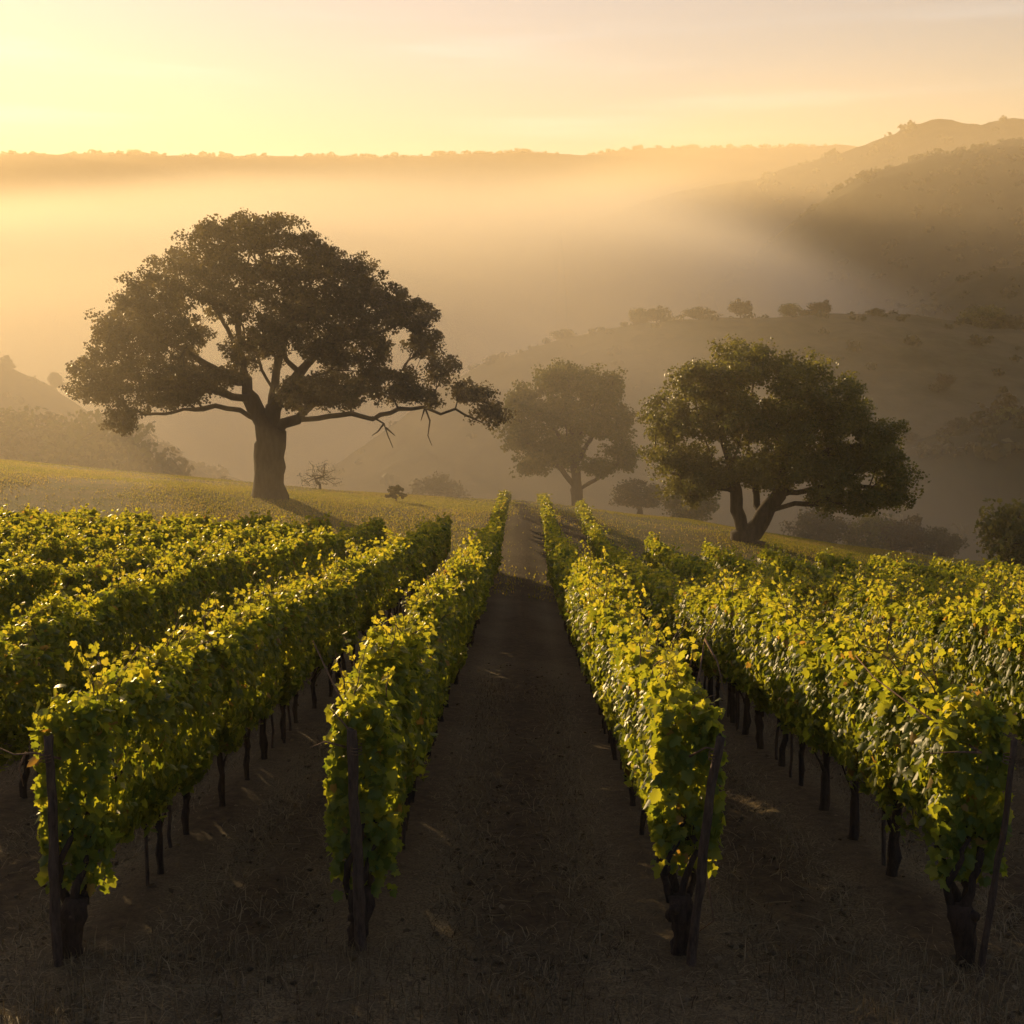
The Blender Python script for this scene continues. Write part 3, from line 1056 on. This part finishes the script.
big = surveyed_tree(
    "oak_tree", (269, 502), 78,
    [[(269, 502), (270, 470), (271, 440), (272, 425)],
     [(270, 440), (262, 425), (250, 405), (243, 385), (238, 360), (228, 335), (215, 310), (205, 285)],
     [(250, 405, 0.3), (238, 345, 0.5), (240, 320, 0.8), (245, 290, 1.0), (250, 250, 1)],
     [(262, 428), (240, 416, -0.8), (215, 411, -1.5), (185, 414, -2), (165, 419, -2.2), (145, 419, -2.5)],
     [(245, 390, 0.5), (220, 378, 1.5), (200, 365, 2), (170, 345, 3), (140, 335, 3.4)],
     [(250, 405, -0.4), (215, 395, -1.5), (180, 392, -2.6), (130, 395, -3.5), (95, 395, -3.8)],
     [(272, 425), (274, 400, 0.4), (276, 375, 0.6), (285, 345, 0.6), (290, 310, 0), (300, 270, 0)],
     [(274, 415), (285, 395, -0.6), (305, 370, -1.4), (330, 345, -2), (355, 320, -2.2), (385, 305, -2)],
     [(276, 400, 0.4), (262, 375, 0.8), (254, 352, 1.4)],
     [(273, 440), (285, 428), (298, 424, 0.3), (318, 423, 0.6), (350, 417, 0.8), (372, 423, 0.5), (400, 414, 0), (425, 412, 0), (440, 418, 0), (455, 414, 0), (475, 424, 0), (495, 436, 0)],
     [(295, 424, 0.2), (315, 405, 1.6), (350, 390, 2.6), (390, 375, 3), (425, 385, 2.6), (455, 388, 2)],
     [(330, 345, -2), (370, 340, -2.4), (400, 330, -2.4), (430, 340, -2)]],
    [(250, 240, 42, 22), (205, 262, 42, 30), (300, 262, 48, 32), (156, 294, 36, 36), (232, 290, 60, 40), (330, 290, 55, 40),
     (378, 308, 45, 32), (412, 318, 28, 20), (424, 346, 20, 24), (130, 328, 32, 36), (175, 340, 40, 32), (300, 335, 50, 38), (355, 350, 48, 36),
     (112, 340, 18, 28), (90, 384, 27, 34), (140, 385, 46, 34), (190, 385, 34, 24), (122, 424, 22, 18), (330, 392, 44, 24), (385, 388, 44, 24),
     (295, 395, 26, 16), (440, 372, 24, 18), (422, 400, 24, 12), (470, 398, 24, 16), (492, 418, 18, 16), (160, 405, 20, 10), (208, 236, 20, 14), (270, 228, 30, 12), (258, 352, 40, 28), (222, 385, 30, 18), (300, 405, 26, 10), (180, 404, 24, 10), (345, 405, 26, 9)],
    1250, 0.16, 68, 0.60, M_OAK, 21, tip_r=0.0112, expo=1.6, flare=0.6, holes=[(243, 345, 13, 16), (262, 378, 13, 20), (232, 395, 13, 10), (425, 372, 12, 12), (205, 352, 16, 7), (345, 378, 12, 7), (285, 355, 8, 10), (385, 340, 9, 8), (395, 372, 14, 5)],
    hang=[[(372, 421), (384, 428), (388, 440), (393, 452)], [(384, 428), (378, 436), (372, 440)], [(386, 432), (395, 440)], [(425, 412), (430, 425), (428, 440), (432, 450)], [(425, 412), (421, 425)]])
tag(big, "largest wide spreading oak with a thick single trunk on the grassy rise", "tree")

right = surveyed_tree(
    "oak_tree", (750, 537), 76,
    [[(748, 537), (742, 522), (737, 505), (736, 485), (730, 460), (722, 430), (715, 400)],
     [(750, 534), (764, 510), (780, 488), (800, 465), (830, 445), (860, 440)],
     [(764, 510), (758, 500, 1), (752, 470, 1.2), (748, 430, 1.4), (752, 390, 1)],
     [(752, 530), (768, 520, -0.5), (772, 505, -0.5), (795, 498, -1), (815, 500, -1.4), (835, 490, -1.6)],
     [(780, 488), (805, 486, 0.5), (835, 478, 1), (870, 482, 1.5), (895, 486, 1.5)],
     [(736, 485), (710, 478, -0.8), (685, 478, -1.2), (665, 460, -1.4)],
     [(780, 488), (788, 440, -1), (790, 400, -1), (785, 370, -0.6)]],
    [(750, 358, 46, 24), (705, 378, 38, 28), (800, 374, 36, 26), (668, 415, 26, 32), (728, 415, 50, 34), (790, 420, 52, 38), (842, 405, 36, 30),
     (876, 440, 30, 30), (668, 452, 26, 20), (720, 462, 46, 24), (780, 462, 48, 26), (840, 458, 46, 28), (895, 470, 22, 20), (868, 492, 36, 14),
     (690, 476, 24, 14), (898, 492, 14, 14), (825, 486, 30, 12), (850, 380, 16, 12), (768, 474, 34, 12), (688, 486, 26, 16), (850, 500, 34, 10)],
    820, 0.165, 76, 0.68, M_OAK_GREEN, 33, tip_r=0.0125, expo=1.62, flare=0.5, holes=[(722, 445, 14, 18), (745, 450, 8, 14), (800, 488, 16, 8)])
tag(right, "broad green oak with a forked leaning trunk right of the central path", "tree")

midt = surveyed_tree(
    "oak_tree", (578, 508), 135,
    [[(578, 512), (577, 490), (575, 465), (572, 440), (570, 400), (568, 375)],
     [(577, 488), (562, 470), (545, 455), (525, 440)],
     [(577, 490), (595, 480), (612, 470), (625, 455)],
     [(575, 465), (590, 440, 1), (602, 415, 1), (610, 395, 1)],
     [(574, 460), (555, 430, -1), (535, 405, -1)]],
    [(567, 380, 36, 18), (527, 402, 24, 22), (602, 388, 26, 20), (572, 418, 44, 28), (520, 436, 20, 24), (558, 452, 36, 20), (612, 420, 24, 26), (622, 455, 18, 18), (530, 466, 20, 12), (598, 466, 22, 12)],
    480, 0.29, 50, 0.95, M_OAK_GREEN, 45, tip_r=0.018, expo=1.7, flare=0.4, holes=[(590, 455, 10, 10), (560, 430, 8, 10)])
tag(midt, "smaller pale hazy tree just behind the crest at the path's end", "tree")


# trees far off: three built kinds, copied
def far_tree(seed, H, Wd, kind, mat):
    r = np.random.default_rng(seed)
    th = {"round": 0.13, "tall": 0.12, "bush": 0.02, "lumpy": 0.05}[kind] * H
    limbs = [[np.array([0, 0, -0.8]), np.array([0.02 * H, 0, th]), np.array([0, 0, H * 0.55])]]
    n = 46
    u = norm(r.normal(0, 1, (n, 3))) * (r.uniform(0.2, 1, (n, 1)) ** 0.4)
    u[:, 2] = np.where(u[:, 2] < -0.7, -0.7, u[:, 2])
    lob = 1 + 0.35 * vnoise(u[:, 0] * 2 + seed, u[:, 2] * 2 + 5, 80)
    att = np.array([0, 0, th + (H - th) * 0.48]) + u * lob[:, None] * np.array([Wd / 2, Wd / 2, (H - th) * 0.5])
    P, par, rad = grow(limbs, att, r, step=0.9, tip_r=0.05, expo=2.0)
    tm = skeleton_mesh(P, par, rad, r, sides_big=7).mesh("trunk", M_BARK, True)
    cm = crown_mesh(att, 0.11 * (H + Wd) * r.uniform(0.6, 1.2, n), 80, 0.07 * H, r, None, mat)
    return tm, cm


KIND = {"round": far_tree(61, 8.0, 9.0, "round", M_OAK), "tall": far_tree(62, 9.0, 6.0, "tall", M_SCRUB), "bush": far_tree(63, 5.0, 7.5, "bush", M_SCRUB), "lumpy": far_tree(64, 7.0, 10.0, "lumpy", M_OAK_GREEN)}
KH = {"round": 8.0, "tall": 9.0, "bush": 5.0, "lumpy": 7.0}


def put_tree(name, kind, px, py_top, D, hpx, label, group, hfun=None, wide=1.0, base_z=None):
    top = at(px, py_top, D)
    h = hpx * D / F
    z = top[2] - h if base_z is None else base_z
    if hfun is not None:
        z = hfun(top[0], top[1]) - 0.2
    s = h / KH[kind]
    if hfun is not None: s = max(s * 0.6, (top[2] - z) / KH[kind])
    t = empty(name, (top[0], top[1], z), rng.uniform(0, 6.28))
    t.scale = (s * wide, s * wide, s)
    link("trunk", KIND[kind][0], t)
    link("crown", KIND[kind][1], t)
    tag(t, label, "tree" if name != "shrub" else "shrub", group)


GL = "hazy trees below the left edge of the hill"
put_tree("hillside_tree", "lumpy", 8, 412, 200, 54, "hazy dark tree at the left edge below the grassy rise", GL, H_LOW, 1.1)
put_tree("hillside_tree", "round", 45, 420, 196, 46, "hazy round tree second from the left edge below the rise", GL, H_LOW, 1.1)
put_tree("hillside_tree", "lumpy", 92, 418, 192, 50, "hazy tree below the big oak's lowest left branch tip", GL, H_LOW, 0.9)
put_tree("hillside_tree", "bush", 122, 442, 190, 28, "low hazy tree nearest the big oak on the rise's left", GL, H_LOW)
put_tree("hilltop_tree", "round", 8, 362, 330, 16, "faint tree on the sloping left hill in the haze", "faint trees on the left hill", H_LEFT)
put_tree("hilltop_tree", "tall", 56, 378, 345, 30, "faint taller tree lower down the left hill slope", "faint trees on the left hill", H_LEFT)
GV = "trees in the valley below the right oak"
for (kind, px, top, D, hp, wd, lab) in [
        ("lumpy", 690, 486, 140, 40, 1.0, "dim tree directly behind the right oak's forked trunk"),
        ("bush", 820, 512, 150, 40, 1.0, "dim bushy tree just right of the right oak's trunk"),
        ("lumpy", 872, 516, 150, 46, 0.8, "yellowish lit tree below the right oak's outer branches"),
        ("round", 903, 517, 148, 46, 0.8, "tall dim tree at the middle of the valley clump"),
        ("bush", 940, 530, 146, 34, 1.0, "dark low tree ending the valley clump on its right"),
        ("lumpy", 1020, 505, 112, 70, 0.85, "golden lit tree at the right edge beyond the vines"),
        ("bush", 640, 482, 150, 30, 1.2, "low dim scrub tree between the two right hand oaks")]:
    put_tree("valley_tree", kind, px, top, D, hp, lab, GV, None, wd)
GM = "trees on the meadow hill crest"
for (kind, px, top, hp, wd, lab) in [
        ("bush", 495, 356, 10, 1.5, "lowest faint tree at the meadow hill's left end"),
        ("bush", 563, 330, 12, 1.6, "small faint bush on the meadow hill's rising left crest"),
        ("lumpy", 640, 309, 16, 1.1, "rounded hazy tree left in the pair on the crest"),
        ("round", 657, 307, 17, 1.1, "rounded hazy tree right in the pair on the crest"),
        ("bush", 700, 308, 10, 1.8, "wide low shrub on the crest beside the tree pair"),
        ("round", 741, 300, 18, 0.9, "slim hazy tree on the crest above the right oak's top"),
        ("lumpy", 790, 304, 14, 1.2, "hazy flat topped tree left of the darkest crest tree"),
        ("round", 820, 301, 15, 1.2, "darkest and clearest round tree on the meadow hill crest"),
        ("bush", 875, 309, 6, 1.5, "tiny shrub on the crest right of the darkest tree")]:
    put_tree("hilltop_tree", kind, px, top, 372, hp, lab, GM, H_MID, wd)
for (kind, px, top, hp, wd, lab) in [
        ("lumpy", 984, 307, 20, 1.3, "broad dark tree on the saddle below the right spur hill"),
        ("bush", 1008, 316, 12, 1.3, "low tree beside the broad dark one on the saddle")]:
    put_tree("saddle_tree", kind, px, top, 375, hp, lab, "trees on the saddle at right", H_MID, wd)
GD = "trees in the dell at the right"
for (kind, px, top, D, hp, wd, lab) in [
        ("round", 945, 390, 300, 24, 1.0, "pale lone tree on the dim slope above the dell"),
        ("bush", 938, 402, 296, 18, 1.2, "pale bush at the foot of the lone slope tree"),
        ("bush", 958, 424, 252, 22, 1.2, "dark tree at the left of the small dry field"),
        ("lumpy", 1012, 408, 262, 26, 1.1, "dark tree right of the small dry field in the dell"),
        ("round", 1024, 398, 270, 24, 1.0, "dark tree cut by the right edge above the dell"),
        ("bush", 905, 440, 255, 20, 1.4, "dark low tree at the dell's far left end")]:
    hf = H_MID if D > 280 else H_DELL
    put_tree("dell_tree", kind, px, top, D, hp, lab, GD, hf, wd)
GF = "tiny trees on the far skyline"
for (kind, px, top, hp, wd, lab) in [
        ("lumpy", 135, 150, 6, 2.0, "leftmost tiny tree clump on the far skyline"),
        ("tall", 203, 151, 5, 1.0, "lone tiny tree on the far skyline over the big oak's left"),
        ("bush", 370, 155, 5, 2.4, "low tiny trees in the dip of the far skyline"),
        ("lumpy", 440, 151, 6, 2.2, "tiny trees starting the right half of the far skyline"),
        ("bush", 480, 151, 5, 2.5, "flat tiny tree row on the far skyline's middle"),
        ("bush", 525, 149, 5, 2.0, "tiny skyline tree just before the far ridge dips"),
        ("round", 638, 145, 8, 1.6, "most prominent tiny tree on the far skyline"),
        ("bush", 690, 145, 5, 2.6, "low tiny skyline trees right of the prominent one"),
        ("bush", 745, 146, 5, 2.4, "low tiny skyline trees beyond the right oak"),
        ("lumpy", 800, 144, 6, 2.4, "tiny skyline trees where the high hill starts")]:
    put_tree("skyline_tree", kind, px, top, 2148, hp, lab, GF, H_FAR, wd)

def scrub(spots, name, label, mat, seed):
    r = np.random.default_rng(seed)
    C, S = [], []
    for (hf, xr, yr, n, size, bias) in spots:
        k = 0
        while k < n:
            x, y = r.uniform(*xr), r.uniform(*yr)
            if r.random() > np.clip(0.5 + bias * float(fbm(np.array(x / (size * 9)), np.array(y / (size * 9)), 3, seed)), 0, 1): continue
            h = size * r.uniform(0.4, 1.3) * (1.6 if r.random() < 0.12 else 1)
            C.append((x, y, float(hf(x, y)) + 0.25 * h)); S.append(h); k += 1
    C, S = np.array(C), np.array(S)
    per = 34
    c, h = np.repeat(C, per, axis=0), np.repeat(S, per)
    N = len(c)
    d = norm(r.normal(0, 1, (N, 3)))
    pos = c + d * (h * r.uniform(0.3, 1, N) ** 0.5)[:, None] * np.array([0.75, 0.75, 0.5])
    ac = Acc()
    ac.add(*quad_leaves(pos, norm(d + r.normal(0, 0.5, (N, 3))), r.normal(0, 1, (N, 3)), 0.42 * h * r.uniform(0.6, 1.2, N), r.uniform(0, 1, N)))
    tag(link(name, ac.mesh(name, mat)), label, "scrub", kind="stuff")


scrub([(H_RIGHT1, (130, 520), (640, 880), 520, 4.5, 1.6), (H_SPUR, (120, 330), (440, 580), 240, 3.0, 1.6), (H_RIGHT2, (200, 720), (900, 1160), 380, 5.5, 1.6)],
      "hillside_scrub", "dark patchy scrub and trees covering the right hand hills", M_SCRUB, 401)
scrub([(H_MID, (-60, 240), (190, 385), 150, 2.0, 1.9), (H_MID, (-40, 200), (355, 380), 60, 2.6, 1.9), (H_DELL, (45, 150), (185, 285), 160, 2.6, 1.8), (H_LEFT, (-170, -70), (240, 350), 300, 3.0, 1.6), (H_LOW, (-110, -50), (165, 220), 140, 2.2, 1.6)],
      "meadow_scrub", "scattered low scrub on the meadow hill and in the hollows", M_SCRUB, 402)
scrub([(H_FAR, (-940, 780), (2100, 2165), 460, 5.5, 1.9)], "skyline_scrub", "faint fringe of far woodland along the skyline", M_SCRUB, 403)

# shrubs along the crest
sb = at(320, 488, 112)


def twig_bush(name, px, py, D, h, w, seed, label, n=60, leaf=0.09, per=14):
    r = np.random.default_rng(seed)
    b = at(px, py, D)
    b[2] = min(b[2], float(ground_z(b[0], b[1])) + 0.1) if D < 100 else b[2]
    att = []
    for _ in range(n):
        a, e = r.uniform(0, 6.28), r.uniform(0.25, 1.45)
        L = r.uniform(0.55, 1)
        att.append((w / 2 * L * math.cos(e) * math.cos(a), w / 2 * L * math.cos(e) * math.sin(a), h * L * math.sin(e)))
    att = np.array(att)
    P, par, rad = grow([[np.array([0, 0, -0.3]), np.array([0, 0, 0.12 * h]), np.array([0, 0, 0.22 * h])]], att, r, step=0.25, tip_r=0.014, expo=2.2)
    t = empty(name, b)
    link("stem", skeleton_mesh(P, par, rad, r, flare=0.1).mesh("stem", M_BARK, True), t)
    link("crown", crown_mesh(att, 0.10 * w * r.uniform(0.6, 1.2, n), per, leaf, r, None, M_SCRUB), t)
    tag(t, label, "shrub")


twig_bush("shrub", 320, 492, 100, 2.7, 4.2, 81, "bare twiggy round shrub behind the crest beside the big oak", 90, 0.08, 8)
twig_bush("shrub", 436, 508, 190, 5.2, 10.5, 82, "faint dome shaped shrub behind the crest left of the vine rows", 110, 0.3, 46)
twig_bush("sapling", 396, 501, 84, 1.1, 1.5, 87, "small dark leafy sapling on the crest between oak and vine rows", 40, 0.15, 34)

# ------------------------------------------------------------------ grass and straw
def blades(n, xr, yr, hgt, wid, mat, name, seed, dens=None, bend=0.5, tint=(0.2, 0.9), flat=0.0):
    r = np.random.default_rng(seed)
    x = r.uniform(*xr, n)
    y = yr[0] + (yr[1] - yr[0]) * r.uniform(0, 1, n) ** 1.0
    keep = np.abs(x) < 0.50 * y + 4
    if dens is not None: keep &= r.random(n) < dens(x, y)
    x, y = x[keep], y[keep]
    n = len(x)
    z = ground_z(x, y)
    a = r.uniform(0, 6.28, n)
    h = hgt * r.uniform(0.4, 1.3, n)
    w = wid * r.uniform(0.6, 1.4, n)
    lx, ly = np.cos(a), np.sin(a)
    out = bend * r.uniform(0.2, 1.4, n) + flat
    sx, sy = -ly, lx
    base = np.stack([x, y, z - 0.02], -1)
    side = np.stack([sx, sy, 0 * sx], -1) * w[:, None]
    mid = base + np.stack([lx * h * out * 0.35, ly * h * out * 0.35, h * 0.6 * (1 - 0.6 * flat)], -1)
    tip = base + np.stack([lx * h * out, ly * h * out, h * (1 - 0.25 * out).clip(0.1)*(1 - 0.8 * flat)], -1)
    V = np.stack([base - side, base + side, mid + side * 0.7, mid - side * 0.7, tip], 1).reshape(-1, 3)
    b = (np.arange(n) * 5)[:, None]
    idx = np.concatenate([b + np.array([0, 1, 2, 3]), b + np.array([3, 2, 4])], 1).ravel()
    counts = np.tile([4, 3], n)
    t = np.clip(r.uniform(*tint, n) + 0.45 * fbm(x * 0.2, y * 0.12, 4, 51), 0, 1)
    me = mesh_np(name, V, counts, idx, mat, False, {"tint": np.repeat(t, 5)})
    return link(name, me)


def hill_dens(x, y):
    e = y > field_end(x) - 1.5
    path = np.where(np.abs(x) > 0.8, 1.0, np.where(np.abs(x) > 0.35, 0.6, 0.2))
    e = np.maximum(e, 0.45 * (np.abs(x) < 5) * (y > 44))
    return e * path * np.clip(0.5 + 2.0 * fbm(x * 0.11, y * 0.06, 5, 55), 0.10, 1)


g1 = blades(480000, (-50, 50), (40, 112), 0.12, 0.026, M_GRASS, "hill_grass", 91, hill_dens, 0.6)
tag(g1, "short yellow green grass and weeds over the rise around the trees", "grass", kind="stuff")


def straw_dens(x, y):
    d = np.min(np.abs(x[:, None] - ALLX[None]), axis=1)
    s = np.clip(0.85 - 1.1 * np.abs(d - 0.5) + 0.7 * fbm(x * 0.8, y * 0.6, 4, 31), 0.05, 1)
    return np.where(y < 9.8, np.clip(0.7 + 0.6 * fbm(x, y, 3, 35), 0.2, 1), s)


g2 = blades(200000, (-11, 11), (6.2, 24), 0.14, 0.0045, M_STRAW, "dry_grass", 92, straw_dens, 0.9, (0.1, 1.0), 0.45)
tag(g2, "dry straw and mown grass lying between the vine rows", "dry grass", kind="stuff")
g3 = blades(26000, (-6, 6), (6.2, 9.4), 0.20, 0.003, M_STRAW, "standing_grass", 93, lambda x, y: np.clip(0.4 + 0.9 * fbm(x * 0.9, y * 1.2, 3, 37), 0, 1), 0.5, (0.2, 1.0))
tag(g3, "standing dry grass tufts along the bottom of the slope", "dry grass", kind="stuff")


def litter(n, seed, name, label, cat):
    """clods, small stones and fallen prunings on the soil between the rows"""
    r = np.random.default_rng(seed)
    ac = Acc()
    y = 6.3 + 20 * r.uniform(0, 1, n) ** 1.6
    x = r.uniform(-0.5, 0.5, n) * (y * 0.95 + 2)
    z = ground_z(x, y)
    base = norm(np.array([(1, 0, 0), (-1, 0, 0), (0, 1, 0), (0, -1, 0), (0, 0, 1), (0, 0, -1), (.7, .7, .5), (-.7, .6, .5)]))[:6]
    tri = np.array([(0, 2, 4), (2, 1, 4), (1, 3, 4), (3, 0, 4), (2, 0, 5), (1, 2, 5), (3, 1, 5), (0, 3, 5)])
    sz = 0.010 + 0.028 * r.uniform(0, 1, n) ** 4
    V = base[None] * r.uniform(0.5, 1.2, (n, 6, 1)) * sz[:, None, None] * np.array([1.2, 1.2, 0.8]) + np.stack([x, y, z + sz * 0.2], -1)[:, None, :]
    idx = ((np.arange(n) * 6)[:, None, None] + tri[None]).ravel()
    ac.add(V.reshape(-1, 3), np.full(8 * n, 3), idx, np.repeat(r.uniform(0, 0.6, n), 6))
    m = n // 12
    for q_ in range(m):                       # prunings
        k = q_ * 12
        a, L = r.uniform(0, 3.14), r.uniform(0.08, 0.35)
        d = np.array([math.cos(a), math.sin(a), 0])
        p = np.array([x[k], y[k], z[k] + 0.02])
        ac.add(*tube(np.stack([p - d * L / 2, p + r.normal(0, 0.02, 3) * [1, 1, 0.4], p + d * L / 2]), [0.005, 0.005, 0.003], 4), np.full(12, 0.8))
    tag(link(name, ac.mesh(name, M_STRAW)), label, cat, kind="stuff")


litter(9000, 501, "soil_clods", "small clods and fallen prunings scattered on the bare soil", "clods")

# leaves that have dropped under the vines
r_ = np.random.default_rng(502)
n_ = 2200
kx = r_.choice(ALLX[(ALLX > -11) & (ALLX < 12)], n_) + r_.normal(0, 0.55, n_)
ky = 8.5 + 18 * r_.uniform(0, 1, n_) ** 1.4
fl = Acc()
fl.add(*quad_leaves(np.stack([kx, ky, ground_z(kx, ky) + 0.10], -1), norm(np.array([0, 0, 1.0]) + r_.normal(0, 0.35, (n_, 3))), r_.normal(0, 1, (n_, 3)), r_.uniform(0.03, 0.06, n_), r_.uniform(0.0, 0.65, n_)))
tag(link("fallen_leaves", fl.mesh("fallen_leaves", M_STRAW)), "brown fallen vine leaves lying along the foot of the rows", "leaves", kind="stuff")
